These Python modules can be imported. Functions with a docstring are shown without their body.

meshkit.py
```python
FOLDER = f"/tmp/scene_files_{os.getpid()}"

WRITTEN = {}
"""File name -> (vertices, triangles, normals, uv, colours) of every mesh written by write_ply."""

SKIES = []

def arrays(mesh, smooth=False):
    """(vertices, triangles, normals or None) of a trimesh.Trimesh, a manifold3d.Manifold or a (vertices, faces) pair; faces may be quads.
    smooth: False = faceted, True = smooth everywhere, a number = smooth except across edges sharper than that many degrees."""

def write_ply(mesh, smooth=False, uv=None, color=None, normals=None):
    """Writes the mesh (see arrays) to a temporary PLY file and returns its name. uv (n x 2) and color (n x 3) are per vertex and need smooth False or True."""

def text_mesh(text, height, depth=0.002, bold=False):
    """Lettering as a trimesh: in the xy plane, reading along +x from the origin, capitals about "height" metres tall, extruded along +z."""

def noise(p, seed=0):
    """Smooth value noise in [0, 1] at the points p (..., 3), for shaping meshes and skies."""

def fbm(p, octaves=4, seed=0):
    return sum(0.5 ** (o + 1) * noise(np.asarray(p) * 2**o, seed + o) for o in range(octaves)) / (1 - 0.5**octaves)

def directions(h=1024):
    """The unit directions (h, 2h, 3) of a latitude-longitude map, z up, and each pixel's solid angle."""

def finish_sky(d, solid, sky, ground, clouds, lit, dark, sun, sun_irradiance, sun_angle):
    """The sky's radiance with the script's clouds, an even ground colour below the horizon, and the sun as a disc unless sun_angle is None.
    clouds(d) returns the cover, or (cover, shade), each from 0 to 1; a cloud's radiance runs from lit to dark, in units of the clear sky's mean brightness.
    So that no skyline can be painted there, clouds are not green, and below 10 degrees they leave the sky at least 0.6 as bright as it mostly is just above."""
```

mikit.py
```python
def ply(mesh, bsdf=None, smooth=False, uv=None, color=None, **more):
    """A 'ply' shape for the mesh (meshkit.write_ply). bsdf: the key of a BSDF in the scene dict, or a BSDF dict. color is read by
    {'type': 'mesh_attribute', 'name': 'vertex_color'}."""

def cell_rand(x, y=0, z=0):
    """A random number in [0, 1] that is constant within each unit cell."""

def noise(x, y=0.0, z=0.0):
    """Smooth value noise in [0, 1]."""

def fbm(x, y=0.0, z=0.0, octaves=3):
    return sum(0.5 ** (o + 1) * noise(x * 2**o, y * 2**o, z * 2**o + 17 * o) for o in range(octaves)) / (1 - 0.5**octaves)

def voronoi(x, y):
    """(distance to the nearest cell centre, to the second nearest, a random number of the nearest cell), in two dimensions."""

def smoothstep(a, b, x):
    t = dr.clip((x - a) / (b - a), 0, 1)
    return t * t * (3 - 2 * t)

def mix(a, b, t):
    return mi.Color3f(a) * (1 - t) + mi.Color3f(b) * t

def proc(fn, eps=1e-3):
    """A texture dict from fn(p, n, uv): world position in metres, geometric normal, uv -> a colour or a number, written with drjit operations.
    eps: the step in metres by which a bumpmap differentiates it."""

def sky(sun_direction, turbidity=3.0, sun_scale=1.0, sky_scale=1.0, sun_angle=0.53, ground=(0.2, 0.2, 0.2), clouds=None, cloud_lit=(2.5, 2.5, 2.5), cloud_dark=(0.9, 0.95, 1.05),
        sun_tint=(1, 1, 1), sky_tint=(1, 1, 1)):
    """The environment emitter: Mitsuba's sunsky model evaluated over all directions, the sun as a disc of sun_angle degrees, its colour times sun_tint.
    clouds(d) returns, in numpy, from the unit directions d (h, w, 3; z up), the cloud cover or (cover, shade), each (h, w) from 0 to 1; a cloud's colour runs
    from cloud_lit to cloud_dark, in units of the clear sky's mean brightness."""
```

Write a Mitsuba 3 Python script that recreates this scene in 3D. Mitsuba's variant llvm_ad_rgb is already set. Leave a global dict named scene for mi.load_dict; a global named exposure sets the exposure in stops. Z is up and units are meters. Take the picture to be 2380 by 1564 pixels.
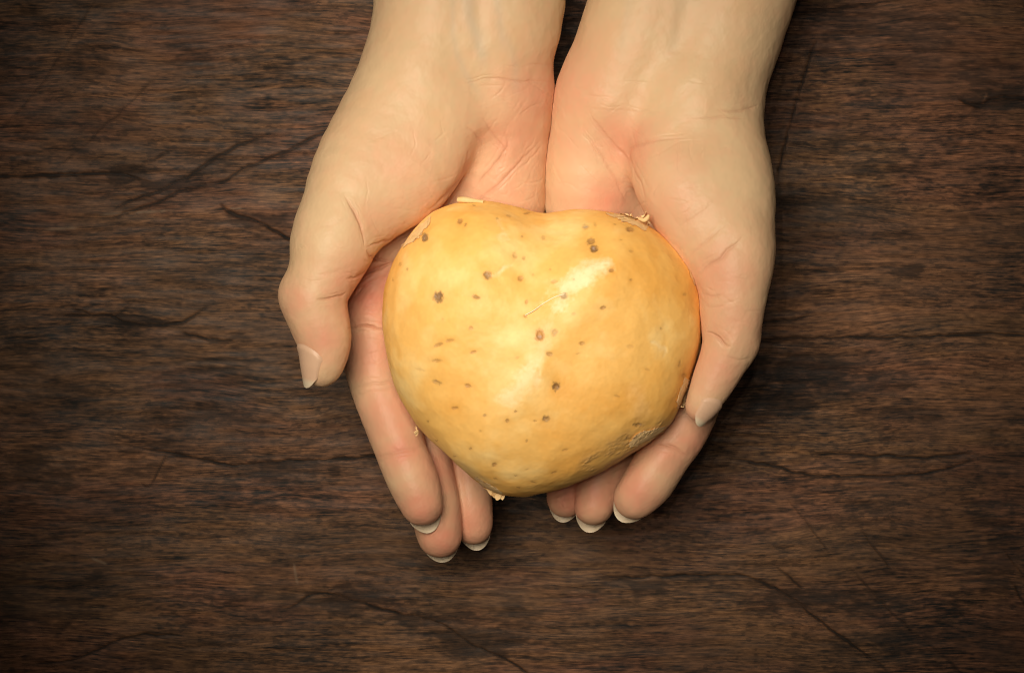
import math
import numpy as np
import trimesh
import drjit as dr
import mitsuba as mi
import mikit
import meshkit
from scipy.spatial import cKDTree
from scipy.ndimage import gaussian_filter1d, zoom

T = mi.ScalarTransform4f
scene, labels = {}, {}

# ------------------------------------------------------------------ camera, lamps, exposure
CAM_H = 0.90                                   # lens above the widest section of the potato (z = 0)
scene['camera'] = {
    'type': 'perspective', 'fov': 2 * math.degrees(math.atan(0.15360 / CAM_H)), 'fov_axis': 'x',
    'near_clip': 0.05, 'far_clip': 10.0,
    'to_world': T().look_at(origin=[0, 0, CAM_H], target=[0, 0, 0], up=[0, 1, 0])}
exposure = 0.0

PANEL_CENTRE, PANEL_AIM = np.array([-0.155, 0.165, 0.82]), np.array([0.006, 0.026, -0.03])
PANEL_RINGS = ((0.195, 18), (0.13, 12), (0.065, 6))
LED_INTENSITY = (0.099, 0.0855, 0.0690)          # each lensed diode
LED_BEAM, LED_CUTOFF = 1.5, 13.4
FILL_RADIANCE = (.50, .44, .36)


def lin(r, g, b):
    c = np.array([r, g, b], float) / 255
    return np.where(c <= 0.04045, c / 12.92, ((c + 0.055) / 1.055) ** 2.4)


def frame_to(pos, aim):
    return T().look_at(origin=list(map(float, pos)), target=list(map(float, aim)), up=[0, 1, 0.1])


# the key: an unseen diode panel added upper left, beams narrowed for a vignette pool
scene['lamp_metal'] = {'type': 'twosided', 'bsdf': {'type': 'principled', 'base_color': {'type': 'rgb', 'value': [0.02, 0.02, 0.02]}, 'roughness': 0.6}}
ang = np.linspace(0, 2 * math.pi, 65)[:-1]


def lathe(profile, n=64, caps=False):
    a = np.linspace(0, 2 * math.pi, n + 1)[:-1]
    v = np.array([[r * math.cos(t), r * math.sin(t), z] for r, z in profile for t in a])
    m = len(profile)
    f = [(i * n + j, i * n + (j + 1) % n, (i + 1) * n + (j + 1) % n, (i + 1) * n + j) for i in range(m - 1) for j in range(n)]
    return v, np.array(f)


_z = (PANEL_AIM - PANEL_CENTRE) / np.linalg.norm(PANEL_AIM - PANEL_CENTRE)
_x = np.cross([0, 1, 0], _z)
_x /= np.linalg.norm(_x)
_y = np.cross(_z, _x)
scene['added_panel_lamp__housing'] = mikit.ply(lathe([(.0005, -.03), (.20, -.03), (.214, -.02), (.214, -.006), (.21, -.004), (.0005, -.004)]), 'lamp_metal', smooth=30, to_world=frame_to(PANEL_CENTRE, PANEL_AIM))
n_led = 0
for rad, count in PANEL_RINGS:
    for i in range(count):
        t = 2 * math.pi * (i + .3) / count
        o = PANEL_CENTRE + rad * (math.cos(t) * _x + math.sin(t) * _y)
        scene[f'diode_{n_led:03d}'] = {'type': 'spot', 'intensity': {'type': 'rgb', 'value': list(LED_INTENSITY)}, 'beam_width': LED_BEAM, 'cutoff_angle': LED_CUTOFF, 'to_world': frame_to(o, PANEL_AIM)}
        n_led += 1
# the fill: a large unseen soft box added overhead to lift the shadows
scene['added_soft_box__housing'] = mikit.ply((np.array([[-.62, -.62, 1.83], [.62, -.62, 1.83], [.62, .62, 1.83], [-.62, .62, 1.83], [-.3, -.3, 2.1], [.3, -.3, 2.1], [.3, .3, 2.1], [-.3, .3, 2.1]]),
                                       np.array([[0, 1, 5, 4], [1, 2, 6, 5], [2, 3, 7, 6], [3, 0, 4, 7], [4, 5, 6, 7]])), 'lamp_metal')
scene['added_soft_box__diffuser'] = {'type': 'rectangle', 'to_world': T().translate([0, 0, 1.84]).rotate([1, 0, 0], 180).scale([0.6, 0.6, 1]),
                               'bsdf': {'type': 'ref', 'id': 'lamp_metal'},
                               'emitter': {'type': 'area', 'radiance': {'type': 'rgb', 'value': list(FILL_RADIANCE)}}}
labels['added_panel_lamp'] = {'label': 'unseen round panel of small diodes added as key light at the upper left, out of frame', 'category': 'lamp'}
labels['added_soft_box'] = {'label': 'unseen large square soft box added high over the table as fill light, out of frame', 'category': 'lamp'}

# ------------------------------------------------------------------ helpers: plan units and distance fields
U = 0.129072                                   # one plan unit in millimetres at z = 0
TABLE_Z = -60.0


def at(u, v, z=0.0):
    """Plan position (u to the right, v towards the finger tips) of a thing seen at height z (mm) -> millimetres."""
    s = U * (1 - z / (CAM_H * 1000))
    return np.array([(u - 1190) * s, (782 - v) * s, z])


def plan(p):
    s = U * (1 - p[:, 2] / (CAM_H * 1000))
    return np.stack([p[:, 0] / s + 1190, 782 - p[:, 1] / s], 1)


def path(text):
    return np.array([[float(x) for x in w.split(',')] for w in text.split()])


def smin(a, b, k):
    h = np.clip(0.5 + 0.5 * (b - a) / k, 0, 1)
    return b + (a - b) * h - k * h * (1 - h)


def groove(a, b, deep=.4, wide=2.8):
    """Two digits pressed together: their union, pinched in along the line where they meet."""
    return smin(a, b, 1.4) + deep * np.exp(-((a - b) / wide) ** 2)


def bone(p, a, b, ra, rb):
    d = b - a
    t = np.clip((p - a) @ d / max(d @ d, 1e-9), 0, 1)
    return np.linalg.norm(p - a - t[:, None] * d, axis=1) - (ra + (rb - ra) * t)


class Chain:
    """A tapered limb through stations (u, v, z, radius)."""

    def __init__(self, stations, n=3, flat=None):
        s = np.array(stations, float)
        q = np.column_stack([np.array([at(*x[:3]) for x in s]), s[:, 3]])
        pts = []
        e = np.vstack([2 * q[0] - q[1], q, 2 * q[-1] - q[-2]])
        for i in range(len(q) - 1):
            p0, p1, p2, p3 = e[i:i + 4]
            for t in np.arange(n) / n:
                pts.append(0.5 * (2 * p1 + (p2 - p0) * t + (2 * p0 - 5 * p1 + 4 * p2 - p3) * t * t + (3 * p1 - p0 - 3 * p2 + p3) * t ** 3))
        pts.append(q[-1])
        self.q = np.array(pts)

    def __call__(self, p):
        out = np.full(len(p), 1e3, np.float32)
        lo, hi = (self.q[:, :3] - self.q[:, 3:]).min(0) - 14, (self.q[:, :3] + self.q[:, 3:]).max(0) + 14
        near = np.nonzero(((p > lo) & (p < hi)).all(1))[0]
        if len(near):
            pn = p[near]
            d = np.full(len(near), 1e3)
            for a, b in zip(self.q[:-1], self.q[1:]):
                d = smin(d, bone(pn, a[:3], b[:3], a[3], b[3]), 0.8)
            out[near] = d
        return out


def surface_nets(fn, lo, hi, h):
    """A triangle mesh of the surface fn = 0 on a grid of step h, drawn onto the surface by a few Newton steps."""
    n = np.ceil((hi - lo) / h).astype(int) + 1
    n = ((n + 3) // 4) * 4 + 1
    ax = [lo[i] + h * np.arange(n[i]) for i in range(3)]
    g = np.stack(np.meshgrid(*[a[::4] for a in ax], indexing='ij'), -1).reshape(-1, 3)
    val = zoom(np.clip(fn(g), -30, 30).reshape((n - 1) // 4 + 1), (n / ((n - 1) // 4 + 1)), order=1, grid_mode=False).astype(np.float32)
    near = np.abs(val) < 6.5
    idx3 = np.argwhere(near)
    pts = lo + h * idx3
    val[near] = np.concatenate([fn(c) for c in np.array_split(pts, max(1, len(pts) // 400000))])
    ins = val < 0
    corner = np.zeros(n - 1, int)
    for i, j, k in np.ndindex(2, 2, 2):
        corner += ins[i:n[0] - 1 + i, j:n[1] - 1 + j, k:n[2] - 1 + k]
    cell = (corner > 0) & (corner < 8)
    idx = np.full(n - 1, -1)
    idx[cell] = np.arange(cell.sum())
    c = np.argwhere(cell)
    v = lo + h * (c + 0.5)
    faces = []
    for a in range(3):
        b, d = (a + 1) % 3, (a + 2) % 3
        s0 = [slice(1, n[i] - 1) for i in range(3)]
        s0[a] = slice(0, n[a] - 1)
        s1 = list(s0)
        s1[a] = slice(1, n[a])
        x0, x1 = ins[tuple(s0)], ins[tuple(s1)]
        e = np.argwhere(x0 != x1)
        flip = x0[x0 != x1]
        base = e + np.array([0 if i == a else 1 for i in range(3)])
        quad = []
        for db, dd in ((1, 1), (0, 1), (0, 0), (1, 0)):
            q = base.copy()
            q[:, b] -= db
            q[:, d] -= dd
            quad.append(idx[q[:, 0], q[:, 1], q[:, 2]])
        quad = np.array(quad).T
        quad[~flip] = quad[~flip][:, ::-1]
        faces.append(quad)
    q = np.vstack(faces)
    f = np.vstack([q[:, [0, 1, 2]], q[:, [0, 2, 3]]])
    m = trimesh.Trimesh(v, f, process=False)
    trimesh.smoothing.filter_taubin(m, iterations=6)
    m.vertices = newton(fn, m.vertices)
    return m


def newton(fn, v, steps=2):
    v = np.array(v)
    for _ in range(steps):
        d = fn(v)
        e = 0.15
        g = np.stack([fn(v + e * np.eye(3)[i]) - fn(v - e * np.eye(3)[i]) for i in range(3)], 1) / (2 * e)
        g2 = np.maximum((g * g).sum(1, keepdims=True), 0.2)
        v -= np.clip(d[:, None] * g / g2, -0.8, 0.8)
    return v


def line_distance(uv, pts, reach=None):
    """Distance in plan units to a polyline, and the position along it from 0 to 1; beyond reach it is 1e9."""
    best, where = np.full(len(uv), 1e9), np.zeros(len(uv))
    sel = np.arange(len(uv)) if reach is None else np.nonzero(((uv > pts.min(0) - reach) & (uv < pts.max(0) + reach)).all(1))[0]
    q, bb, ww = uv[sel], best[sel], where[sel]
    seg = np.linalg.norm(np.diff(pts, axis=0), axis=1)
    s0 = np.concatenate([[0], np.cumsum(seg)])
    for i, (a, b) in enumerate(zip(pts[:-1], pts[1:])):
        d = b - a
        t = np.clip((q - a) @ d / (d @ d), 0, 1)
        r = np.linalg.norm(q - a - t[:, None] * d, axis=1)
        m = r < bb
        bb[m], ww[m] = r[m], ((s0[i] + t * seg[i]) / s0[-1])[m]
    best[sel], where[sel] = bb, ww
    return best, where


def smooth_path(pts, n=6):
    e = np.vstack([2 * pts[0] - pts[1], pts, 2 * pts[-1] - pts[-2]])
    out = []
    for i in range(len(pts) - 1):
        p0, p1, p2, p3 = e[i:i + 4]
        for t in np.arange(n) / n:
            out.append(0.5 * (2 * p1 + (p2 - p0) * t + (2 * p0 - 5 * p1 + 4 * p2 - p3) * t * t + (3 * p1 - p0 - 3 * p2 + p3) * t ** 3))
    return np.array(out + [pts[-1]])


def normals_of(v, f):
    n = np.zeros_like(v)
    fn = np.cross(v[f[:, 1]] - v[f[:, 0]], v[f[:, 2]] - v[f[:, 0]])
    for k in range(3):
        np.add.at(n, f[:, k], fn)
    return n / np.maximum(np.linalg.norm(n, axis=1, keepdims=True), 1e-12)


# ------------------------------------------------------------------ the wooden table
WOOD_CRACKS = [
    (.45, '221,1 193,43 149,109 123,156 96,196 59,242 6,296'),
    (.45, '372,169 329,213 289,252 213,319 163,366 123,399'),
    (1.0, '-60,414 0,412 126,408 246,403 286,405 319,417 352,426'),
    (0.7, '412,346 366,364 319,389 296,402'),
    (0.8, '632,309 565,336 499,369 442,409 392,436 319,462 259,492'),
    (0.8, '800,290 706,332 652,359 565,394 519,421 442,439 376,466 299,495 239,515'),
    (1.3, '512,475 545,499 599,517 652,542 685,557 760,575'),
    (1, '139,735 199,733 259,735 286,750 319,755 379,757 429,748 459,730 485,713'),
    (0.6, '163,717 213,730 266,735 309,705'),
    (0.8, '419,775 466,783 545,796'),
    (1, '320,1041 380,1051 450,1063 540,1081 620,1076 700,1070 860,1063 1000,1060'),
    (.6, '385,1056 370,1091 345,1131 325,1121'),
    (.85, '640,1411 685,1408 725,1381 775,1381 840,1401 915,1423 1000,1441 1060,1471 1110,1506 1165,1526 1190,1541 1260,1590'),
    (0.8, '65,1546 165,1533 230,1506 310,1476 425,1478'),
    (0.9, '1880,1053 2085,1061 2190,1062 2270,1056'),
    (0.9, '1690,1066 1790,1083 1860,1100 1940,1107 2090,1106 2190,1093 2275,1068'),
    (0.9, '1380,1336 1490,1342 1640,1337 1740,1343 1800,1366 1855,1401 1930,1461 2040,1541 2070,1563'),
    (.7, '1805,1316 1840,1346 1870,1368'),
    (.5, '1970,1316 2040,1386 2115,1461 2190,1521 2230,1561 2300,1620'),
    (.6, '2335,1273 2365,1321 2430,1401'),
    (.6, '2345,1341 2420,1461'),
    (.5, '2000,1231 2040,1281 2070,1321'),
    (.45, '1830,1161 1885,1226 1930,1286'),
    (0.7, '1800,38 1845,31 1915,23 1995,14 2078,0 2150,-20'),
    (0.7, '1902,83 1879,149 1852,233 1832,309 1815,379 1809,432'),
    (1.4, '2228,229 2278,246 2321,229 2450,229'),
    (0.9, '1740,788 1855,786 1995,785 2062,786 2161,783 2295,778 2460,783'),
    (0.8, '1700,760 1762,750 1829,743 1888,735')]
WOOD_SCRATCHES = ['226,500 299,495 412,489', '519,486 565,484', '675,481 702,480', '99,534 186,529', '2295,216 2283,244', '682,1306 692,1361', '210,1296 250,1311']
# dark worn stains in the finish, plus shade painted between the forearms: u, v, half-length, half-width, strength
WOOD_STAINS_SHADE = [(290, 405, 60, 22, 1), (400, 430, 90, 18, .9), (590, 510, 90, 22, .9), (300, 748, 90, 14, .8), (560, 790, 120, 22, .5), (480, 860, 130, 45, .5), (1930, 620, 60, 12, .6), (470, 970, 150, 35, .6),
               (370, 1085, 80, 24, .6), (660, 1095, 120, 30, .8), (600, 1190, 120, 30, .4), (120, 1250, 60, 18, .7), (215, 1342, 16, 12, 1), (560, 1390, 120, 22, .5), (800, 1390, 150, 30, .8), (1000, 1440, 110, 26, .8), (1110, 1490, 110, 40, .9),
               (1185, 1420, 90, 80, .6), (1420, 1350, 90, 22, .6), (1510, 1365, 80, 24, .8), (1700, 1340, 120, 24, .6), (1850, 1395, 150, 30, .8), (1990, 1400, 130, 30, .8), (2080, 1480, 160, 34, .7), (2000, 1255, 130, 24, .5), (1980, 1210, 90, 16, .6),
               (1880, 860, 130, 50, .9), (1800, 930, 120, 40, .8), (1960, 840, 100, 30, .7), (2010, 890, 110, 40, .7), (2120, 960, 90, 20, .6), (2320, 235, 90, 28, 1), (2290, 170, 110, 40, .6), (2330, 440, 30, 16, .8), (2120, 632, 40, 14, .9), (2060, 390, 110, 30, .7),
               (1950, 345, 110, 34, .6), (1870, 470, 120, 26, .7), (2120, 75, 180, 50, .6), (1960, 70, 120, 60, .6), (2340, 1290, 90, 110, .7), (2260, 560, 130, 60, .4), (2350, 720, 80, 60, .5), (60, 120, 130, 80, .5), (200, 140, 140, 50, .5), (160, 180, 80, 40, .5),
               (60, 860, 120, 120, .5), (90, 1090, 120, 60, .7), (430, 130, 160, 26, .5), (640, 150, 60, 20, .6), (100, 1430, 160, 60, .5), (330, 1530, 160, 40, .5), (1300, 1500, 140, 40, .4), (2200, 1500, 160, 60, .6), (1290, 60, 120, 80, .6), (1760, 1180, 80, 24, .5),
               (2010, 1180, 70, 20, .6), (330, 1040, 130, 14, .6), (1930, 1075, 160, 16, .5), (1760, 1085, 120, 18, .5), (1580, 1260, 90, 20, .5)]


def table_mesh():
    step = 2.9                                   # plan units, about 0.4 mm
    def axis(lo, hi, ext):
        mid = np.arange(lo, hi, step)
        grow = np.cumsum(6 * 1.6 ** np.arange(14))
        grow = np.append(grow[grow < ext], ext)
        return np.concatenate([lo - grow[::-1], mid, hi + grow])
    gu, gv = axis(-115, 2495, 3200), axis(-75, 1640, 2600)
    uu, vv = np.meshgrid(gu, gv)
    uv = np.stack([uu.ravel(), vv.ravel()], 1)
    p3 = np.column_stack([uv * 0.01, np.zeros(len(uv))])
    warp = (meshkit.fbm(p3 * [1.2, 1.2, 1], 3, 5) - .5) * 26
    wv = uv[:, 1] + warp
    dark, depth = np.zeros(len(uv)), np.zeros(len(uv))
    jig = np.stack([meshkit.fbm(p3 * 3.3, 3, 11) - .5, meshkit.fbm(p3 * 3.3, 3, 12) - .5], 1) * 16
    streak = meshkit.fbm(np.column_stack([uv[:, 0] / 60, wv / 7, np.zeros(len(uv))]), 3, 3)
    blot = meshkit.fbm(np.column_stack([uv[:, 0] / 26, wv / 11, np.zeros(len(uv))]), 4, 8)
    for w, text in WOOD_CRACKS:
        pts = smooth_path(path(text), 4)
        lo, hi = pts.min(0) - 60, pts.max(0) + 60
        m = np.nonzero(((uv > lo) & (uv < hi)).all(1))[0]
        d, t = line_distance(uv[m] + jig[m] * .6, pts)
        ends = np.clip(np.minimum(t, 1 - t) * 8, 0, 1) ** .5
        vary = 0.45 + 1.1 * meshkit.noise(np.column_stack([uv[m] / 38, np.full(len(m), w * 7)]), 21)
        wid = 2.7 * w * ends * vary + 0.7
        core = np.exp(-(d / wid) ** 2) * ends
        halo = np.exp(-(d / (11 * w)) ** 2) * ends * np.clip(blot[m] * 2.4 - .85, 0, 1) * np.clip(vary - .35, 0, 1)
        dark[m] = np.maximum(dark[m], np.clip(core * 1.45 * min(w, 1) * np.clip(vary, .3, 1), 0, 1))
        dark[m] = np.maximum(dark[m], halo * .8)
        depth[m] = np.maximum(depth[m], core * 0.30 * w)
    for u, v, a, b, s in WOOD_STAINS_SHADE:
        m = np.nonzero((abs(uv[:, 0] - u) < 2.2 * a) & (abs(uv[:, 1] - v) < 3 * b))[0]
        r = ((uv[m, 0] - u) / a) ** 2 + ((uv[m, 1] + .5 * warp[m] - v) / b) ** 2
        g = np.exp(-r * .8)
        th = np.clip((streak[m] * .55 + blot[m] * .6 + .58 * g * s - .71) * 4.2, 0, 1) * (r < 4)
        dark[m] = np.maximum(dark[m], th * .75 * min(1, s + .15))
    loose = np.clip((streak * .5 + blot * .65 - .70) * 5, 0, 1) * .60
    dark = np.maximum(dark, loose)
    pale = np.zeros(len(uv))
    for text in WOOD_SCRATCHES:
        pts = path(text)
        d, t = line_distance(uv, pts)
        pale = np.maximum(pale, np.exp(-(d / 2.9) ** 2) * np.clip(np.minimum(t, 1 - t) * 6, 0, 1) * (.45 + .55 * meshkit.noise(p3 * 9, 2)))
    red = meshkit.fbm(np.column_stack([uv[:, 0] / 240, wv / 90, np.ones(len(uv))]), 4, 31)
    s = U * (1 - TABLE_Z / (CAM_H * 1000)) / 1000
    x, y = (uv[:, 0] - 1190) * s, (782 - uv[:, 1]) * s
    z = TABLE_Z / 1000 - depth / 1000 - .00005 * streak + 2e-5 * pale - .00012 * np.clip(dark - .3, 0, 1)
    nu, nv = len(gu), len(gv)
    i = np.arange(nu * nv).reshape(nv, nu)
    quads = np.stack([i[:-1, :-1], i[1:, :-1], i[1:, 1:], i[:-1, 1:]], -1).reshape(-1, 4)
    top = (np.stack([x, y, z], 1), quads)
    mask = dark - pale
    mask = np.where(np.abs(mask) < .01, 0, mask)
    return top, np.stack([mask + .004 * x, red + .004 * y], 1), (x.min(), x.max(), y.min(), y.max())


def wood(p, n, uv):
    x, y = p.x * 1000, p.y * 1000
    wob = (mikit.fbm(x * .014, y * .03, 3.1, 3) - .5) * 9 + (mikit.noise(x * .06, y * .2, 9.0) - .5) * 1.1
    yy = y + wob
    fine = mikit.fbm(x * .15, yy * 2.3, 1.0, 3)
    hair = mikit.noise(x * .45, yy * 4.2, 6.0)
    mid = mikit.fbm(x * .10, yy * 1.0, 5.0, 3)
    big = mikit.fbm(x * .022, yy * .075, 8.0, 4)
    fleck = mikit.fbm(x * .5, yy * 1.5, 2.0, 3)
    pore = mikit.smoothstep(.55, .72, fleck) * mikit.smoothstep(.36, .60, mikit.fbm(x * .035, yy * .09, 4.0, 3))
    worn = mikit.fbm(x * .05, yy * .05, 21.0, 4)
    light = .76 + (.75 + .8 * mikit.noise(x * .03, yy * .06, 31.0)) * (.92 * (fine - .5) + .42 * (hair - .5) + .55 * (mikit.fbm(x * .55, y * 1.3, 14.0, 3) - .5)) + .34 * (mid - .5) + .75 * (big - .5) + .45 * (worn - .5)
    c = mikit.mix(mi.Color3f(.131, .061, .0275), mi.Color3f(.134, .058, .0280), mikit.smoothstep(.42, .60, uv.y))
    c = mikit.mix(c, mi.Color3f(.126, .062, .0265), mikit.smoothstep(.44, .64, mikit.fbm(x * .02, yy * .06, 12.0, 3)))
    c = c * dr.power(dr.maximum(light, .05), 1.45) * (1 - .45 * pore)
    c = mikit.mix(c, mi.Color3f(.0085, .0070, .0062), dr.clip(uv.x, 0, 1) * (.72 + .4 * fine))
    return mikit.mix(c, mi.Color3f(.22, .15, .095), dr.clip(-uv.x, 0, 1) * .8)


def wood_rough(p, n, uv):
    return .50 + .22 * mikit.noise(p.x * 90, p.y * 700, 0.) + .12 * dr.clip(uv.x, 0, 1)


scene['worn_wood'] = {'type': 'twosided', 'bsdf': {'type': 'principled', 'base_color': mikit.proc(wood), 'roughness': mikit.proc(wood_rough), 'specular': 0.25}}
(tv, tq), tuv, ext = table_mesh()
scene['table__top_board'] = mikit.ply((tv, tq), 'worn_wood', smooth=True, uv=tuv)
x0, x1, y0, y1 = ext
edge = trimesh.creation.box(extents=(x1 - x0, y1 - y0, 0.036))
edge.apply_translation([(x0 + x1) / 2, (y0 + y1) / 2, TABLE_Z / 1000 - 0.0008 - 0.018])
scene['table__board_core'] = mikit.ply(edge, 'worn_wood')
labels['table'] = {'label': 'dark brown worn wooden tabletop with cracks and black stains under both hands', 'category': 'table', 'kind': 'structure'}

# ------------------------------------------------------------------ the hands
LEFT = {
    'palm': [
        [(1048, -800, -15, 23.5), (1030, -330, -16, 20.8), (1022, 0, -16, 20), (1003, 120, -15, 19.5), (985, 210, -14, 18.5)],
        [(1208, -800, -16, 23), (1180, -330, -17, 19.9), (1168, 0, -17, 19), (1142, 120, -17, 18.5), (1135, 210, -18, 17.5)],
        [(960, 210, -12, 17), (875, 330, -6, 15), (815, 450, 0, 13.5), (778, 560, 4.5, 11.5)],
        [(1010, 290, -10, 15), (940, 400, -5, 15), (862, 488, -1, 10.8)],
        [(1000, 240, -20, 13), (905, 480, -24, 12), (862, 650, -26, 10)],
        [(1060, 250, -24, 12), (985, 480, -30, 12), (945, 670, -33, 11)],
        [(1120, 260, -24, 12), (1070, 480, -32, 12), (1035, 680, -35, 11)],
        [(1178, 230, -20, 14), (1171, 390, -22, 13), (1165, 500, -26, 13), (1125, 670, -34, 11)],
        [(858, 560, -24, 7.5), (868, 640, -26, 8)]],
    'digits': [
        [(778, 545, 4, 11.6), (768, 580, 5.5, 11.2), (757, 620, 6.5, 10.4), (735, 672, 7, 9.6), (729, 700, 7, 9.5), (746, 760, 7, 8.6), (755, 805, 7, 7.4), (751, 840, 7, 6.3), (746, 860, 7, 5.0)],
        [(864, 640, -23.5, 9.6), (862, 740, -20.5, 9.3), (866, 770, -19.5, 8.9), (868, 835, -19, 9.2), (880, 900, -17.5, 8.4), (912, 985, -15.5, 8.4), (934, 1050, -13.5, 7.7), (960, 1115, -12, 7.6), (980, 1172, -11, 6.5)],
        [(945, 670, -33, 9.5), (950, 800, -30, 8.8), (960, 920, -28, 8.3), (985, 1020, -26, 8.2), (999, 1095, -25, 7.8), (1013, 1180, -24, 7.9), (1022, 1243, -23.5, 7.0)],
        [(1035, 680, -35, 9), (1045, 820, -33, 8.4), (1060, 940, -32, 7.9), (1076, 1040, -31, 7.4), (1086, 1120, -30.5, 7.0), (1093, 1180, -30, 6.8), (1099, 1221, -30, 6.0)],
        [(1125, 670, -35, 8.5), (1140, 850, -34, 7.5), (1150, 950, -32, 7), (1152, 1035, -30, 6)]],
    'bumps': [(703, 686, 5.5, 6.0)],
    'creases': [   # width mm, depth mm, line
        (.55, .34, '1075,196 1140,184 1200,188 1290,191'), (.5, .18, '1210,155 1250,151 1290,151'), (.6, .35, '1120,272 1150,318 1176,352 1172,372'), (.7, .45, '1168,300 1180,335 1160,372 1128,408 1096,446'),
        (.9, .45, '1262,322 1222,366 1176,412 1120,462 1090,490'), (.6, .35, '1082,292 1112,318 1132,352'), (.9, .8, '1092,345 1086,385 1066,425 1030,462 985,500'),
        (.7, .8, '800,452 822,492 840,530 848,576'), (.7, .7, '848,576 880,566 935,552'), (.7, 1.1, '850,582 868,600 912,606'), (.9, 1.7, '806,650 850,637 930,600'), (2.6, .5, '812,700 860,664 915,640'), (.8, .35, '812,700 850,664 885,648'),
        (.55, .9, '806,763 850,757 880,762 910,764'), (1.0, .3, '812,748 850,744 905,748'), (.9, .30, '818,906 868,892 930,884'), (.6, .2, '824,922 880,905 930,900'), (1.2, .38, '872,1062 935,1050 990,1036'),
        (.7, .95, '735,697 765,694 790,690 806,680'), (.9, .12, '730,640 780,632 830,610'), (.9, .10, '735,530 775,520 820,500')],
    'tendons': [(2.6, .7, '1112,300 1150,372 1110,440'), (2.4, .6, '1258,300 1215,380 1160,440'), (2.2, -.5, '1200,300 1172,380 1130,452'), (3.0, .5, '1090,186 1180,190 1290,192'), (1.6, -.45, '1092,-40 1096,60 1090,150'), (1.9, -.35, '1132,-40 1128,70 1120,150'), (1.4, .5, '1112,-40 1112,60 1108,140')],
    'web': [(1110, 240, 1255, 470, 125, 22), (1090, 150, 1270, 230, 5, 8), (800, 420, 1000, 540, 60, 10), (880, 280, 1040, 420, 120, 8), (690, 560, 830, 690, 10, 8), (820, 780, 900, 890, 10, 6), (820, 640, 900, 740, 160, 6)],
    'box': ((600, -760), (1400, 1370))}
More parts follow.
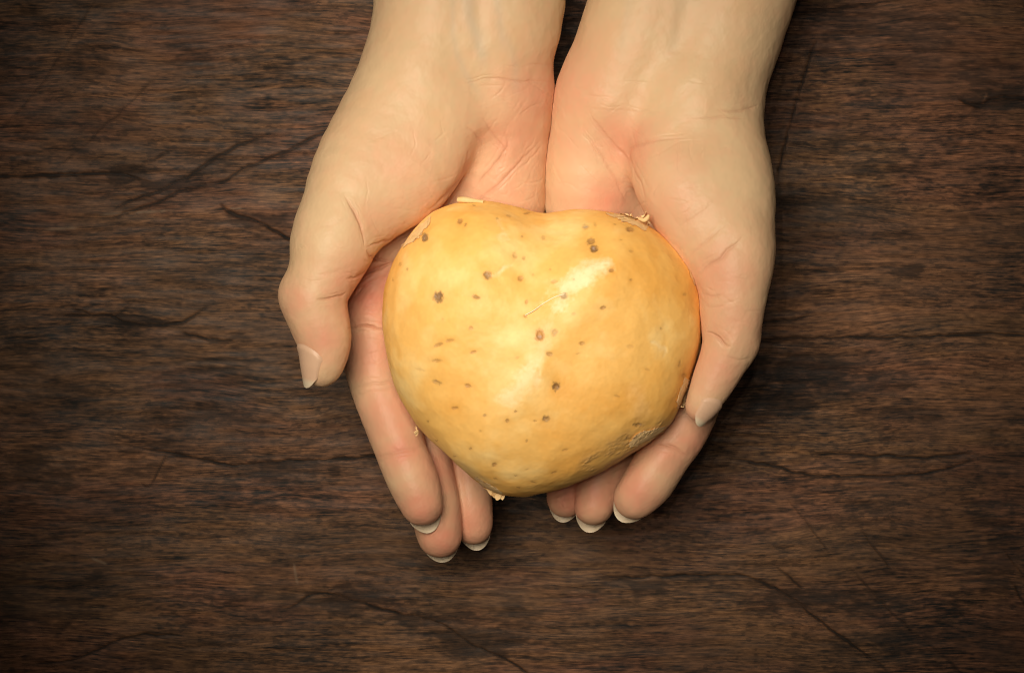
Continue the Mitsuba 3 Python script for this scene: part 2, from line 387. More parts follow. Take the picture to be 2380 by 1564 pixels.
RIGHT = {
    'palm': [
        [(1925, -800, -15, 23.5), (1800, -330, -16, 20.8), (1693, 0, -16, 20), (1648, 150, -15, 19), (1622, 240, -14, 18.3)],
        [(1752, -800, -16, 23), (1622, -330, -17, 20.4), (1521, 0, -17, 19.5), (1480, 120, -17, 19), (1432, 220, -18, 17.5)],
        [(1615, 250, -13, 18), (1665, 340, -8, 15), (1690, 440, -3, 14.2), (1699, 530, 1, 12.9), (1707, 600, 5, 11)],
        [(1560, 362, -6, 14), (1602, 450, -1, 14.5), (1655, 555, 2, 12)],
        [(1590, 300, -20, 13), (1640, 500, -22, 12), (1652, 670, -24, 11)],
        [(1530, 280, -25, 12), (1560, 480, -32, 12), (1562, 680, -34, 11)],
        [(1470, 270, -24, 12), (1480, 440, -33, 12), (1482, 680, -36, 11)],
        [(1424, 240, -19, 16), (1389, 330, -20, 14.6), (1373, 430, -22, 14), (1374, 560, -28, 13), (1400, 680, -34, 11)],
        [(1690, 610, -16, 7.5), (1668, 680, -22, 8)]],
    'digits': [
        [(1707, 590, 5, 11.1), (1706, 640, 6.5, 10.4), (1704, 695, 7, 9.7), (1700, 760, 7, 8.7), (1697, 797, 7, 8.0), (1682, 838, 7, 7.0), (1658, 886, 7, 6.2), (1637, 928, 7, 5.0), (1626, 948, 7, 4.0)],
        [(1652, 680, -22, 10.3), (1642, 800, -19, 9.2), (1618, 900, -16, 8.9), (1590, 985, -13.5, 8.4), (1546, 1055, -12, 7.8), (1506, 1120, -11, 7.5), (1477, 1156, -11, 6.6)],
        [(1562, 680, -33, 9.5), (1530, 830, -30, 8.8), (1480, 950, -28, 8.2), (1424, 1045, -25.5, 7.8), (1394, 1110, -24, 7.3), (1380, 1173, -23, 6.3)],
        [(1480, 690, -35, 9), (1440, 850, -32, 8.3), (1390, 970, -30, 7.6), (1345, 1060, -31, 7), (1325, 1110, -30, 6.6), (1315, 1158, -30, 5.9)],
        [(1400, 680, -35, 8.5), (1370, 830, -34, 7.5), (1325, 940, -32, 7), (1295, 1020, -30, 6)]],
    'bumps': [(1712, 806, 6, 5.0)],
    'creases': [
        (.8, .45, '1362,252 1400,306 1440,356 1472,404 1494,448 1504,490'), (.8, .4, '1600,320 1540,322 1478,336 1456,356 1468,398 1496,446'), (.6, .3, '1350,300 1390,350 1430,420 1462,480'),
        (.7, .14, '1500,372 1560,340 1600,330'), (.8, .5, '1622,642 1645,618 1682,592 1728,548'), (.7, .22, '1600,600 1640,560 1690,520'), (.7, .3, '1630,676 1652,690 1684,682'), (.6, .2, '1634,712 1664,714 1690,706'),
        (.7, .8, '1640,768 1662,782 1684,800 1700,806'), (.7, .35, '1665,256 1716,258 1772,244'), (.6, .25, '1600,276 1680,272 1745,276'), (.8, .55, '1520,1030 1560,1036 1602,1064'), (.6, .2, '1690,830 1720,838 1748,832'),
        (.7, .12, '1350,250 1440,258 1540,262'), (.6, .1, '1540,470 1575,520 1600,560'), (.6, .14, '1560,540 1620,500 1660,470')],
    'tendons': [(2.6, .7, '1372,270 1440,370 1494,470'), (2.4, .6, '1330,320 1400,420 1440,490'), (2.4, -.45, '1352,300 1420,396 1470,484'), (2.8, .5, '1610,328 1520,330 1466,350 1462,400'), (3.0, .5, '1640,260 1780,250'), (2.8, .6, '1618,650 1680,596 1740,540'), (2.4, .5, '1636,772 1700,806'), (1.8, -.6, '1585,-40 1560,80 1545,180'), (1.6, .4, '1600,-40 1575,80 1560,180')],
    'web': [(1290, 240, 1500, 470, 60, 26), (1340, 180, 1740, 270, 3, 12), (1480, 330, 1700, 560, 130, 16), (1640, 620, 1760, 800, 20, 10)],
    'box': ((1240, -760), (2130, 1280))}


def fine_lines(H, seed):
    """The web of faint lines that runs beside the folds and across the palm."""
    rng = np.random.default_rng(seed)
    out = []
    for w, d, text in H['creases']:
        if d < .3 or w > 1.5:
            continue
        pts = smooth_path(path(text), 4)
        for _ in range(3):
            i0 = rng.integers(0, max(1, len(pts) // 2))
            part = pts[i0:i0 + max(4, int(len(pts) * rng.uniform(.35, .6)))]
            dirn = part[-1] - part[0]
            perp = np.array([-dirn[1], dirn[0]]) / max(np.linalg.norm(dirn), 1)
            out.append((rng.uniform(.35, .55), rng.uniform(.05, .12), part + perp * rng.choice([-1, 1]) * rng.uniform(5, 17) + (part - part[0]) * rng.normal(0, .06)))
    for u0, v0, u1, v1, ang, n in H['web']:
        for _ in range(n):
            c, a, l = np.array([rng.uniform(u0, u1), rng.uniform(v0, v1)]), math.radians(ang + rng.normal(0, 22)), rng.uniform(16, 48)
            d = np.array([math.cos(a), math.sin(a)])
            out.append((rng.uniform(.35, .6), rng.uniform(.04, .10), np.array([c - d * l, c + np.array([-d[1], d[0]]) * rng.normal(0, 5), c + d * l])))
    return out


def build_hand(H, seed):
    palm, digits = [Chain(s) for s in H['palm']], [Chain(s) for s in H['digits']]
    bumps = [(at(*b[:3]), b[3]) for b in H['bumps']]

    def fn(p):
        d = palm[0](p)
        for c in palm[1:]:
            d = smin(d, c(p), 7.0)
        f = digits[0](p)
        for b, r in bumps:
            f = smin(f, np.linalg.norm(p - b, axis=1) - r, 4.0)
        g = digits[1](p)
        for c in digits[2:]:
            g = groove(g, c(p))
        f = groove(f, g)
        return smin(d, f, 4.5)

    (u0, v0), (u1, v1) = H['box']
    lo, hi = at(u0, v1, -58), at(u1, v0, 26)
    lo[:2] -= 6
    hi[:2] += 6
    lo[2], hi[2] = -58, 30
    m = surface_nets(fn, lo, hi, 1.25)
    m = m.subdivide()
    v, f = newton(fn, m.vertices, 1), np.array(m.faces)
    v[:, 1] = np.minimum(v[:, 1], at(0, v0 + 20, 0)[1])
    n = normals_of(v, f)
    lump = (meshkit.fbm(v * .07, 3, seed) - .5) * .9 + (meshkit.fbm(v * .3, 3, seed + 3) - .5) * .2
    v = v + n * lump[:, None]
    lines = fine_lines(H, seed)
    for reach in (26, 15):                       # finer triangles along the folds
        c = v[f].mean(1)
        uv = plan(c)
        near = np.zeros(len(f), bool)
        for w, d, text in H['creases']:
            near |= line_distance(uv, smooth_path(path(text), 5), 60)[0] < reach * max(w, .6) / .7
        for w, d, pts in lines:
            near |= line_distance(uv, pts, 30)[0] < reach * .6
        near &= normals_of(v, f)[f[:, 0], 2] > -.2
        v, f = trimesh.remesh.subdivide(v, f, face_index=np.nonzero(near)[0])
    n = normals_of(v, f)
    # folds and lines of the skin
    uv = plan(v)
    up = np.clip(n[:, 2] * 3 + .4, 0, 1)
    cut = np.zeros(len(v))
    red = np.zeros(len(v))
    wob = np.stack([meshkit.fbm(v * .35, 2, 41) - .5, meshkit.fbm(v * .35, 2, 42) - .5], 1) * 7
    for w, d, text in H['creases']:
        r, t = line_distance(uv + wob, smooth_path(path(text), 5), 60)
        ends = np.sin(np.pi * np.clip(t, 0, 1)) ** .8
        q = r * U / (w * .55 * (.35 + .65 * np.sin(np.pi * np.clip(t, .02, .98)) ** .5))
        cut += .68 * ends * d * (.72 * np.exp(-q * q) + .28 * np.exp(-(q / 3.4) ** 2) - .07 * np.exp(-((q - 4.6) / 2.2) ** 2)) * up
        red = np.maximum(red, ends * np.exp(-(q / 1.5) ** 2) * min(1, d * 1.4) * up)
    for w, d, pts in lines:
        r, t = line_distance(uv + wob, smooth_path(pts, 3), 30)
        cut += np.sin(np.pi * np.clip(t, 0, 1)) * d * np.exp(-(r * U / (w * .6)) ** 2) * up
    for w, d, text in H['tendons']:
        r, t = line_distance(uv, smooth_path(path(text), 5), 90)
        cut += np.clip(np.minimum(t, 1 - t) * 4, 0, 1) * d * np.exp(-(r * U / (2 * w)) ** 2) * up
    v = v - n * cut[:, None]
    return v, f, n, uv, red, fn


def skin_color(v, n, uv, red, blood, veins, seed):
    """The skin's own pigment: yellowish wrist, pinker palm and finger pads, mottled, with faint veins."""
    base, pink, gold = np.array([.635, .44, .262]), np.array([.63, .298, .188]), np.array([.635, .465, .245])
    m = meshkit.fbm(v * .09, 4, seed)
    m2 = meshkit.fbm(v * .45, 3, seed + 7)
    k = np.zeros(len(v))
    for u, w, r, s in blood:
        k = np.maximum(k, s * np.exp(-((uv[:, 0] - u) ** 2 + (uv[:, 1] - w) ** 2) / (r * r)))
    k = np.clip(k + (m - .5) * .8 + (m2 - .5) * .45, -.1, 1.35)
    c = base + (pink - base) * k[:, None]
    y = np.clip((m - .52) * 3, 0, 1) * np.clip(1 - k, 0, 1)
    c = c + (gold - c) * (y * .6)[:, None]
    c = c * (1 + .10 * (m2 - .5))[:, None]
    for wd, s, text in veins:
        r, t = line_distance(uv + (meshkit.fbm(v * .2, 2, 9)[:, None] - .5) * 18, smooth_path(path(text), 5), 90)
        a = s * np.exp(-(r / wd) ** 2) * np.clip(np.minimum(t, 1 - t) * 5, 0, 1) * (n[:, 2] > -.1)
        c = c + (np.array([.44, .41, .32]) - c) * a[:, None]
    return c + (np.array([.46, .20, .12]) - c) * (red * .5)[:, None]


def skin_bump(p, n, uv):
    a = mikit.voronoi(p.x * 1100 + 3 * mikit.noise(p.x * 300, p.y * 300, p.z * 300), p.y * 1100 + p.z * 700)
    return a[0] * .00004 + mikit.fbm(p.x * 500, p.y * 500, p.z * 500, 3) * .00017


scene['skin'] = {'type': 'twosided', 'bsdf': {'type': 'bumpmap', 'arbitrary': mikit.proc(skin_bump, 2e-4), 'scale': 1.0,
                 'bsdf': {'type': 'principled', 'base_color': {'type': 'mesh_attribute', 'name': 'vertex_color'}, 'roughness': .43, 'specular': .20}}}
scene['nail'] = {'type': 'twosided', 'bsdf': {'type': 'principled', 'base_color': {'type': 'mesh_attribute', 'name': 'vertex_color'}, 'roughness': .42, 'specular': .35}}

LEFT_BLOOD = [(1240, 230, 95, .8), (1200, 330, 110, .8), (1150, 420, 120, .6), (1000, 480, 90, .5), (860, 690, 95, 1.35), (860, 820, 80, 1.), (900, 960, 90, .9), (930, 1050, 60, 1.), (980, 1180, 70, 1.1), (1030, 1260, 70, 1.15), (1100, 1210, 80, 1.1), (1030, 1100, 90, .9), (750, 790, 70, .8), (690, 700, 50, .7), (940, 380, 90, .4), (900, 520, 70, .5)]
RIGHT_BLOOD = [(1330, 200, 110, .6), (1340, 330, 80, .5), (1440, 330, 90, .9), (1400, 470, 90, .9), (1560, 480, 110, .5), (1680, 640, 90, .75), (1700, 760, 80, .7), (1660, 860, 70, .9), (1600, 1010, 90, .9), (1550, 1060, 60, 1.), (1480, 1140, 75, 1.1), (1390, 1150, 75, 1.05), (1320, 1160, 70, 1.15), (1560, 400, 100, .35)]
LEFT_VEINS = [(14, .38, '1085,-80 1088,20 1110,90 1128,170'), (10, .25, '1150,-80 1160,40 1170,130'), (9, .22, '1060,-60 1052,60 1076,160 1130,240'), (12, .2, '1170,60 1195,150 1200,230')]
RIGHT_VEINS = [(14, .14, '1600,-80 1570,60 1560,160'), (11, .12, '1480,-60 1450,60 1440,150')]


def nail_mesh(fn, base, tip, dorsal, radius, over, half_angle, blunt):
    """A curved nail plate over the last joint: base and tip are the centres of the digit's last stations (mm)."""
    a = (tip - base) / np.linalg.norm(tip - base)
    d = np.asarray(dorsal, float)
    d = d - a * (d @ a)
    d /= np.linalg.norm(d)
    s = np.cross(a, d)
    length = np.linalg.norm(tip - base) + radius * .95 + over
    start = length - radius * 2.0 - over
    nt, na = 26, 25
    t, ph = np.linspace(0, 1, nt), np.linspace(-1, 1, na)
    tt, pp = np.meshgrid(t, ph, indexing='ij')
    end = length - (over + radius * blunt) * np.abs(pp) ** 2.2
    beg = start + radius * .5 * np.abs(pp) ** 2
    x = beg + (end - beg) * tt
    ang = np.radians(half_angle) * pp * (1 - .10 * tt)
    R = radius * 1.03
    dip = -.55 * (x - start) ** 2 / (length ** 2) - .45 * np.exp(-((tt) / .10) ** 2)
    def sheet(off):
        r = R + off
        return base + a * x[..., None] + s * (r * np.sin(ang))[..., None] + d * (r * np.cos(ang) + dip)[..., None]
    free = np.clip(((x - (length - over - radius * .30)) / 1.2 + .5), 0, 1)
    mid = sheet(0.0)
    out = s * np.sin(ang)[..., None] + d * np.cos(ang)[..., None]
    fit = np.clip(length - over - radius * .7 - x, -1, 1) > 0
    push = np.zeros(x.shape)
    for _ in range(5):                             # lie on the digit; beyond it go straight on
        e = fn((mid + out * push[..., None]).reshape(-1, 3)).reshape(x.shape)
        push += np.clip(.30 - .5 * np.exp(-(tt / .07) ** 2) - .4 * np.exp(-((1 - np.abs(pp)) / .07) ** 2) - e, -.8, .8) * fit
    for c in range(na):
        last = max(3, np.nonzero(fit[:, c])[0].max() if fit[:, c].any() else 3)
        slope = np.clip((push[last, c] - push[last - 3, c]) / max(x[last, c] - x[last - 3, c], .1), -.32 if blunt > .5 else -.13, .02)
        push[last + 1:, c] = push[last, c] + slope * (x[last + 1:, c] - x[last, c])
    mid = mid + out * push[..., None]
    o, i = (mid + out * .12).reshape(-1, 3), (mid - out * .2).reshape(-1, 3)
    k = np.arange(nt * na).reshape(nt, na)
    q = np.stack([k[:-1, :-1], k[1:, :-1], k[1:, 1:], k[:-1, 1:]], -1).reshape(-1, 4)
    n0 = nt * na
    ring = np.concatenate([k[0, :], k[1:, -1], k[-1, ::-1][1:], k[::-1, 0][1:-1]])
    nr = len(ring)
    j = np.arange(nr)
    rq = np.stack([j, np.roll(j, -1), np.roll(j, -1) + nr, j + nr], 1) + 2 * n0
    v = np.vstack([o, i, o[ring], i[ring]])
    f = np.vstack([q, q[:, ::-1] + n0, rq])
    f = np.vstack([f[:, [0, 1, 2]], f[:, [0, 2, 3]]])
    if trimesh.Trimesh(v, f, process=False).volume < 0:
        f = f[:, ::-1]
    bed, edge_ = np.array([.62, .41, .275]), np.array([.64, .54, .385])
    col = bed + free.reshape(-1)[:, None] * (edge_ - bed)
    return v, f, np.vstack([col, col, col[ring], col[ring]])


# digit, dorsal direction, radius, free edge mm
LEFT_NAILS = [(0, (-.83, .1, .55), 6.0, .5), (1, (-.05, -.15, -1), 6.4, 2.6), (2, (0, -.2, -1), 6.6, 2.4), (3, (.1, -.2, -1), 6.0, 2.6)]
RIGHT_NAILS = [(0, (.80, .15, .60), 4.7, .5), (1, (0, -.2, -1), 6.5, 2.6), (2, (0, -.2, -1), 6.2, 2.6), (3, (0, -.2, -1), 5.8, 2.4)]
hand_fns = []
for key, H, blood, veins, nails, seed, label in (
        ('hand', LEFT, LEFT_BLOOD, LEFT_VEINS, LEFT_NAILS, 51, 'cupped hand on the left of the photo, thumb held apart from the potato, palm up'),
        ('hand_001', RIGHT, RIGHT_BLOOD, RIGHT_VEINS, RIGHT_NAILS, 77, 'cupped hand on the right of the photo, thumb pressed along the side of the potato')):
    v, f, n, uv, red, fn = build_hand(H, seed)
    hand_fns.append(fn)
    scene[key + '__skin'] = mikit.ply((v / 1000, f), 'skin', smooth=True, color=skin_color(v, n, uv, red, blood, veins, seed))
    labels[key] = {'label': label, 'category': 'hand', 'group': 'pair of hands holding the potato'}
    for i, (d, dorsal, r, over) in enumerate(nails):
        q = H['digits'][d]
        nv, nf, nc = nail_mesh(Chain(q), at(*q[-2][:3]), at(*q[-1][:3]), dorsal, r, over * .95, 60 if d else 56, .42 if d else .52)
        scene[key + '__fingernail' + (f'_{i:03d}' if i else '')] = mikit.ply((nv / 1000, nf), 'nail', smooth=True, color=nc)

# ------------------------------------------------------------------ the potato
OUTLINE = path('1060,475 1110,468 1160,470 1200,478 1240,490 1272,495 1310,492 1360,489 1410,493 1460,503 1500,520 1540,550 1580,590 1610,632 1625,690 1631,750 1625,810 1608,870 1590,925 1560,982 1520,1017 1470,1050 1420,1078 1360,1108 1300,1131 1240,1146 1190,1150 1150,1141 1120,1126 1080,1097 1030,1050 980,1000 940,940 912,875 897,800 890,730 892,670 905,620 925,580 960,535 1000,500 1030,485')
EYES = [tuple(map(float, w.split(','))) for w in (
    '987,552,8,11,1 1069,514,7,7,.9 1082,522,3,6,.6 1102,478,5,2,.6 928,613,4,5,.4 947,626,3,4,.5 911,650,2,4,.4 1133,640,11,11,.75 1018,690,12,14,1 1106,690,12,6,.7 1182,501,7,4,.5 1155,509,4,3,.5 1225,494,7,3,.7 1213,550,3,4,.5 1196,594,6,9,.5 1217,601,5,5,.5 1209,648,8,7,.65 '
    '1224,702,4,7,.5 1221,735,5,4,.7 1094,762,6,5,.6 1046,791,10,4,.6 1019,801,12,5,.65 1100,818,8,4,.7 1017,838,12,4,.6 977,859,12,3,.25 1016,888,13,6,.5 1088,896,8,5,.7 1058,948,8,4,.75 1126,965,4,4,.6 1179,977,5,5,.8 1198,956,4,3,.7 1243,978,4,2,.6 994,979,3,3,.7 1117,1001,4,3,.35 1224,1023,3,4,.6 '
    '1015,1023,3,2,.7 1095,1041,5,3,.6 1059,1058,3,2,.6 1149,1077,6,5,.8 1198,1103,4,2,.5 1240,1119,7,2,.6 1152,1111,6,3,.5 1205,1130,5,2,.6 1202,831,5,4,.25 1030,741,2,2,.5 1372,558,11,9,.8 1379,576,10,10,1 1465,530,10,6,.9 1429,520,5,2,.6 1444,555,4,2,.4 1468,582,5,4,.4 1360,525,9,7,.3 1383,520,4,5,.4 '
    '1420,629,6,5,.9 1467,650,3,3,.7 1263,552,6,7,.35 1279,627,4,3,.4 1239,639,4,3,.3 1287,655,10,4,.4 1334,650,3,3,.4 1310,688,11,8,.6 1401,715,7,5,.8 1334,729,6,4,.3 1287,772,10,10,.4 1253,778,12,16,.95 1277,823,9,6,.7 1353,798,7,5,.65 1344,822,6,2,.4 1538,764,3,4,.6 1293,898,10,11,1 1269,973,9,8,.75 '
    '1434,920,8,3,.5 1505,859,7,3,.35 1465,805,9,6,.25 1313,1044,8,3,.6 1287,1097,8,3,.65 1225,1089,5,2,.4 1484,989,13,5,.7 1460,1019,5,4,.6 1489,1019,3,2,.8 1579,846,4,9,.5 1591,874,7,7,.6 1591,684,5,4,.4').split()]
C0 = np.array([1264., 806.])
_a = np.arctan2(OUTLINE[:, 1] - C0[1], OUTLINE[:, 0] - C0[0])
_r = np.hypot(*(OUTLINE - C0).T)
_o = np.argsort(_a)
_th = np.linspace(-math.pi, math.pi, 1441)[:-1]
_rad = gaussian_filter1d(np.interp(_th, np.concatenate([_a[_o] - 2 * math.pi, _a[_o], _a[_o] + 2 * math.pi]), np.tile(_r[_o], 3)), 7, mode='wrap')


def rim(th):
    return np.interp(th, np.concatenate([_th, [math.pi]]), np.append(_rad, _rad[0]))


def potato_height(u, v):
    """Extra height (mm) of the upper side: two lobes, the dip running in from the notch, a low ridge."""
    g = lambda a, b, s, t=None: np.exp(-((u - a) / s) ** 2 - ((v - b) / (t or s)) ** 2)
    z = 2.6 * g(1080, 640, 130) + 3.0 * g(1465, 640, 130) - 5.0 * g(1268, 500, 90, 120) - 1.6 * g(1225, 640, 60, 90)
    w = (u - 1300) * .57 + (v - 770) * .82                        # along the ridge
    x = (u - 1300) * .82 - (v - 770) * -.57
    z += 1.7 * np.exp(-(x / 62) ** 2) * np.exp(-(w / 230) ** 2) * 1.0
    return z


def potato_mesh():
    nt, n1, n2 = 760, 250, 50
    th = np.linspace(-math.pi, math.pi, nt + 1)[:-1]
    ph = np.concatenate([np.linspace(.004, math.pi / 2, n1), np.linspace(math.pi / 2, math.pi - .01, n2)[1:]])
    T_, P_ = np.meshgrid(th, ph)
    R = rim(T_)
    # rings become rounder towards the crown
    Rm = _rad.mean()
    e = np.where(P_ < math.pi / 2, .78, .80)
    sn, cs = np.sin(P_), np.cos(P_)
    k = sn ** e
    R = Rm * .9 + (R - Rm * .9) * k ** 1.6
    u, v = C0[0] + R * k * np.cos(T_), C0[1] + R * k * np.sin(T_)
    c = np.sign(cs) * np.abs(cs) ** e
    z = np.where(c > 0, 25.0 * c, 24.0 * c)
    z = z + potato_height(u, v) * np.clip(c * 2.2, 0, 1)
    s = U * (1 - z / (CAM_H * 1000))
    p = np.stack([(u - 1190) * s, (782 - v) * s, z], -1).reshape(-1, 3)
    m = len(ph)
    i = np.arange(m * nt).reshape(m, nt)
    j = np.roll(i, -1, axis=1)
    f = np.stack([i[:-1], j[:-1], j[1:], i[1:]], -1).reshape(-1, 4)
    f = np.vstack([f[:, [0, 1, 2]], f[:, [0, 2, 3]]])
    f = np.vstack([f, np.stack([np.zeros(nt - 2, int), np.arange(2, nt), np.arange(1, nt - 1)], 1), (m - 1) * nt + np.stack([np.zeros(nt - 2, int), np.arange(1, nt - 1), np.arange(2, nt)], 1)])
    if trimesh.Trimesh(p, f, process=False).volume < 0:
        f = f[:, ::-1]
    return p, f


def potato():
    p, f = potato_mesh()
    n = normals_of(p, f)
    uv = plan(p)
    low = (meshkit.fbm(p * .055, 3, 61) - .5) * 2.2 + (meshkit.fbm(p * .25, 3, 62) - .5) * .35
    d = low.copy()
    q = p * .06
    a = meshkit.fbm(q + 3, 4, 71)
    b = meshkit.fbm(p * .19, 4, 72)
    cfine = meshkit.fbm(p * 1.1, 3, 73)
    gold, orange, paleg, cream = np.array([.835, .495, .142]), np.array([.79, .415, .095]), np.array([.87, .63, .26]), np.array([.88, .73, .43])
    c = np.tile(gold, (len(p), 1))
    mixin = lambda c, col, w: c + (np.asarray(col) - c) * np.clip(w, 0, 1)[:, None]
    c = mixin(c, orange, (a - .46) * 3.2 + (b - .5) * 1.6)
    c = mixin(c, paleg, ((1 - a) - .50) * 3.0 + (b - .5) * 1.5)
    wob = np.stack([meshkit.fbm(p * .22, 3, 81) - .5, meshkit.fbm(p * .22, 3, 82) - .5], 1) * 40
    # rubbed-away outer skin, with the highlight along the ridge painted in cream too
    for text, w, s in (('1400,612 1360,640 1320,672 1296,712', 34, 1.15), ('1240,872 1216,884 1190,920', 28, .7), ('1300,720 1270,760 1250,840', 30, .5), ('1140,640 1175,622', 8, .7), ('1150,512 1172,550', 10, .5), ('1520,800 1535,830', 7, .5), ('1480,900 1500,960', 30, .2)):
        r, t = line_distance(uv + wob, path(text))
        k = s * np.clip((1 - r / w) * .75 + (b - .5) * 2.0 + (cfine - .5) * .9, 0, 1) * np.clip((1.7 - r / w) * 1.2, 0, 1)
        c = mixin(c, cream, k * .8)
        d -= .10 * np.clip(k * 2, 0, 1)
    for k, (u, v, rx, ry, s) in enumerate(EYES):
        m = np.nonzero((abs(uv[:, 0] - u) < 5 * rx + 12) & (abs(uv[:, 1] - v) < 5 * ry + 12) & (n[:, 2] > 0))[0]
        tilt = .35 * math.sin(k * 7.1)
        du, dv = uv[m, 0] - u, uv[m, 1] - v
        du, dv = du + tilt * dv, dv - tilt * du
        jitter = (meshkit.fbm(p[m] * 1.5, 3, 90) - .5) * .85
        r = np.hypot(du / rx, dv / ry) + jitter
        spot = np.clip((1.15 - r) * 2.2, 0, 1)
        ring = np.exp(-((r - 1.0) / .3) ** 2)
        core = np.clip((.75 - r) * 2.5, 0, 1)
        big = rx * ry > 60
        tone = ([.40, .16, .035] if rx == 12 and ry == 16 else [.125, .066, .036]) if big else [.28, .125, .045]
        halo = np.exp(-(r / 2.4) ** 2) * s * .35
        cm = mixin(c[m], [.62, .30, .05], halo)
        cm = mixin(cm, tone, spot * s * (.78 if big else .7) * (.6 + .8 * cfine[m]))
        if big:
            cm = mixin(cm, [.42, .30, .20], core * np.clip((cfine[m] - .5) * 5, 0, 1) * .8)
        c[m] = cm
        d[m] += -.32 * s * min(1, rx * ry / 60) * core - .30 * s * min(1, rx * ry / 60) * np.exp(-(r / 2.4) ** 2)
    # rough corky patch by the lower right edge
    r, t = line_distance(uv + wob * .6, path('1380,1080 1450,1035 1520,1000'))
    k = np.clip((1 - r / 46) * 1.5, 0, 1) * np.clip((b - .36) * 5, 0, 1)
    c = mixin(c, [.46, .29, .13], k * (.25 + .9 * np.clip(cfine - .35, 0, 1)))
    d += k * (cfine - .5) * .5
    c = c * (1 + .10 * (cfine - .5) + .05 * (b - .5))[:, None]
    return p + n * d[:, None], f, c


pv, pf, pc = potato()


def potato_bump(p, n, uv):
    return mikit.fbm(p.x * 300, p.y * 300, p.z * 300, 4) * .00022 + mikit.noise(p.x * 1300, p.y * 1300, p.z * 1300) * .00003


scene['potato_skin'] = {'type': 'twosided', 'bsdf': {'type': 'bumpmap', 'arbitrary': mikit.proc(potato_bump, 2e-4), 'scale': 1.0,
                        'bsdf': {'type': 'principled', 'base_color': {'type': 'mesh_attribute', 'name': 'vertex_color'}, 'roughness': .5, 'specular': .30}}}
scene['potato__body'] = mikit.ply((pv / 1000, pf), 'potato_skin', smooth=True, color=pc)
labels['potato'] = {'label': 'large yellow heart-shaped potato with brown eyes lying in the two cupped hands', 'category': 'potato'}

# loose shreds of papery skin
scene['papery_skin'] = {'type': 'twosided', 'bsdf': {'type': 'principled', 'base_color': mikit.proc(lambda p, n, uv: mikit.mix(mi.Color3f(.66, .43, .18), mi.Color3f(.80, .58, .30), mikit.fbm(p.x * 500, p.y * 500, p.z * 500, 3))), 'roughness': .6, 'specular': .2}}
tree = cKDTree(pv)
pn = normals_of(pv, pf)


def flake(outline, lift, seed, inset=0.0):
    """A thin curled shred that follows the potato under it and stands off it by lift(mm) towards its far end."""
    from shapely.geometry import Polygon
    import shapely
    rng = np.random.default_rng(seed)
    o = path(outline)
    e = []
    for a, b in zip(o, np.roll(o, -1, axis=0)):
        n = max(2, int(np.linalg.norm(b - a) / 4))
        for t in np.arange(n) / n:
            e.append(a + (b - a) * t + rng.normal(0, 1.5, 2))
    poly = Polygon(e).buffer(0)
    if poly.geom_type != 'Polygon':
        poly = max(poly.geoms, key=lambda g: g.area)
    v2, f2 = trimesh.creation.triangulate_polygon(poly, engine='earcut')
    for _ in range(3):
        v2, f2 = trimesh.remesh.subdivide(np.column_stack([v2, np.zeros(len(v2))]) if v2.shape[1] == 2 else v2, f2)
        if len(f2) > 2500:
            break
    v2 = v2[:, :2]
    # height: that of the potato's surface at the nearest place in plan
    puv = plan(pv)
    up = np.nonzero(pn[:, 2] > -.05)[0]
    kd = cKDTree(puv[up])
    dist, j = kd.query(v2)
    z = pv[up[j], 2]
    nn = pn[up[j]]
    curl = meshkit.noise(np.column_stack([v2 / 14., np.full(len(v2), seed)]), 5)
    h = .12 + lift * (.25 + .9 * curl) * np.clip(dist * .12 + .25, 0, 1)
    base = np.array([at(a, b, c) for (a, b), c in zip(v2, z)])
    topv = base + nn * h[:, None] * [[.3, .3, 1]]
    low = topv - [0, 0, .14]
    f = np.vstack([f2, f2[:, ::-1] + len(v2)])
    ed = trimesh.Trimesh(np.column_stack([v2, np.zeros(len(v2))]), f2, process=False)
    bd = ed.edges[trimesh.grouping.group_rows(np.sort(ed.edges, axis=1), require_count=1)]
    side = np.vstack([np.column_stack([bd[:, 1], bd[:, 0], bd[:, 0] + len(v2)]), np.column_stack([bd[:, 1], bd[:, 0] + len(v2), bd[:, 1] + len(v2)])])
    return np.vstack([topv, low]) / 1000, np.vstack([f, side])


FLAKES = [('1002,502 1000,520 988,536 976,554 958,564 938,574 933,571 950,554 966,536 984,517', 1.1),
          ('1408,497 1440,496 1468,502 1488,511 1494,503 1506,490 1516,512 1507,524 1498,540 1480,528 1446,515', 1.8), ('1597,603 1614,612 1622,636 1625,658 1614,664 1606,642 1598,622', 1.3),
          ('1592,876 1603,884 1595,912 1587,944 1574,950 1572,932 1582,904', 1.6), ('1480,1006 1520,996 1548,989 1541,1006 1512,1021 1468,1038 1456,1034', 1.3),
          ('1098,1106 1124,1115 1142,1127 1166,1143 1174,1151 1168,1160 1154,1160 1142,1150 1128,1136', .5), ('1628,742 1637,738 1640,752 1632,759', .9), ('966,985 970,992 971,1004 967,1012 965,1004 967,994', .8)]
for i, (o, lift) in enumerate(FLAKES):
    scene['potato__skin_shred' + (f'_{i:03d}' if i else '')] = mikit.ply(flake(o, lift, 7 + i), 'papery_skin', smooth=35)
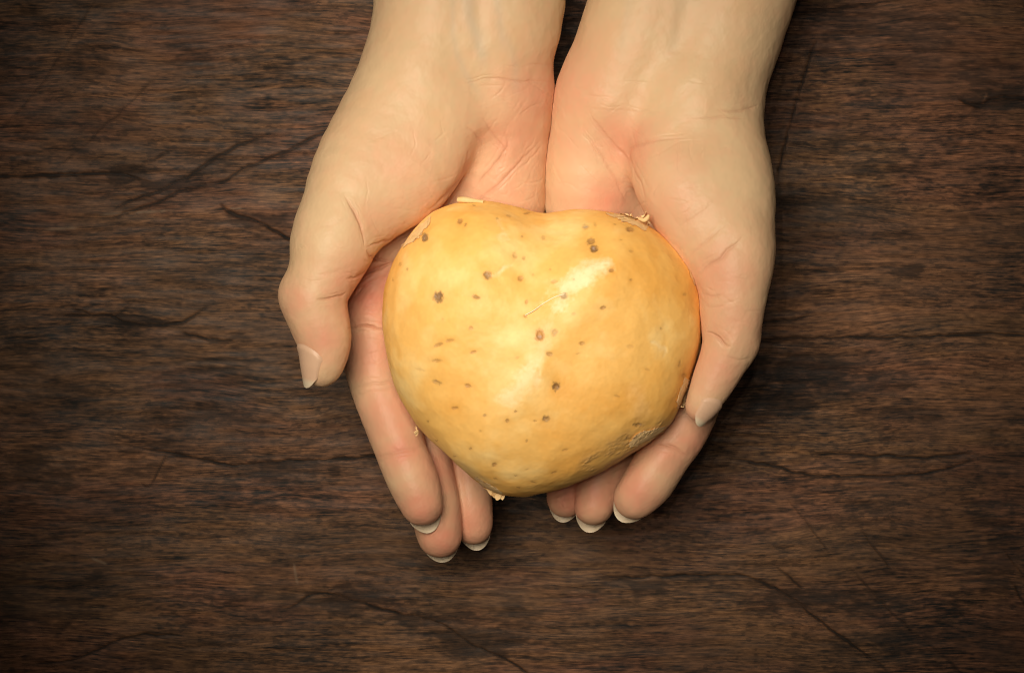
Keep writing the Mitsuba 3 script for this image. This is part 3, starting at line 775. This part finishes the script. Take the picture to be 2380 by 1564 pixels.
def curl(stations):
    """A rolled-up sliver of skin: a tapered tube through (u, v, z, radius)."""
    q = np.column_stack([np.array([at(*x[:3]) for x in stations]), [x[3] for x in stations]])
    q = np.column_stack([smooth_path(q[:, i:i + 2], 6) for i in (0, 2)])
    d = np.gradient(q[:, :3], axis=0)
    d /= np.linalg.norm(d, axis=1, keepdims=True)
    s = np.cross(d, [0, 0, 1.])
    s /= np.linalg.norm(s, axis=1, keepdims=True)
    t = np.cross(s, d)
    a = np.linspace(0, 2 * math.pi, 13)[:-1]
    rough = 1 + .5 * (meshkit.noise(np.stack(np.broadcast_arrays(np.arange(len(q))[:, None] * .35, a[None] * 1.2, 0.5), -1), 3) - .5)
    v = (q[:, None, :3] + (q[:, 3, None] * rough)[..., None] * (s[:, None] * np.cos(a)[None, :, None] + t[:, None] * np.sin(a)[None, :, None])).reshape(-1, 3)
    n = len(a)
    f = [(i * n + j, i * n + (j + 1) % n, (i + 1) * n + (j + 1) % n, (i + 1) * n + j) for i in range(len(q) - 1) for j in range(n)]
    f = np.array(f)
    f = np.vstack([f[:, [0, 1, 2]], f[:, [0, 2, 3]], [[0, j + 1, j] for j in range(1, n - 1)], [[(len(q) - 1) * n, (len(q) - 1) * n + j, (len(q) - 1) * n + j + 1] for j in range(1, n - 1)]])
    if trimesh.Trimesh(v, f, process=False).volume < 0:
        f = f[:, ::-1]
    return v / 1000, f


CURLS = [[(1064, 464, 5, .75), (1085, 465, 6, .85), (1105, 467, 6, .6), (1123, 469, 6, .55)], [(1486, 508, 8, .5), (1496, 512, 9, .6), (1503, 508, 9, .7), (1508, 500, 9, .35)]]
for i, c in enumerate(CURLS):
    scene['potato__skin_curl' + (f'_{i:03d}' if i else '')] = mikit.ply(curl(c), 'papery_skin', smooth=40)
# a dry root hair lying across the pale middle
hair = smooth_path(path('1221,732 1240,722 1262,706 1290,690 1312,684'), 8)
_kd = cKDTree(plan(pv[pn[:, 2] > .2]))
_pz = pv[pn[:, 2] > .2][:, 2]
hp = np.array([at(a, b, _pz[_kd.query([a, b])[1]] + .25 + .3 * math.sin(i * .2)) for i, (a, b) in enumerate(hair)])
rings = [trimesh.creation.cylinder(radius=.16, segment=[a, b], sections=8) for a, b in zip(hp[:-1], hp[1:])]
hm = trimesh.util.concatenate(rings)
scene['dry_root'] = {'type': 'twosided', 'bsdf': {'type': 'principled', 'base_color': {'type': 'rgb', 'value': [.88, .78, .52]}, 'roughness': .6, 'specular': .2}}
scene['potato__root_hair'] = mikit.ply((np.array(hm.vertices) / 1000, np.array(hm.faces)), 'dry_root', smooth=True)
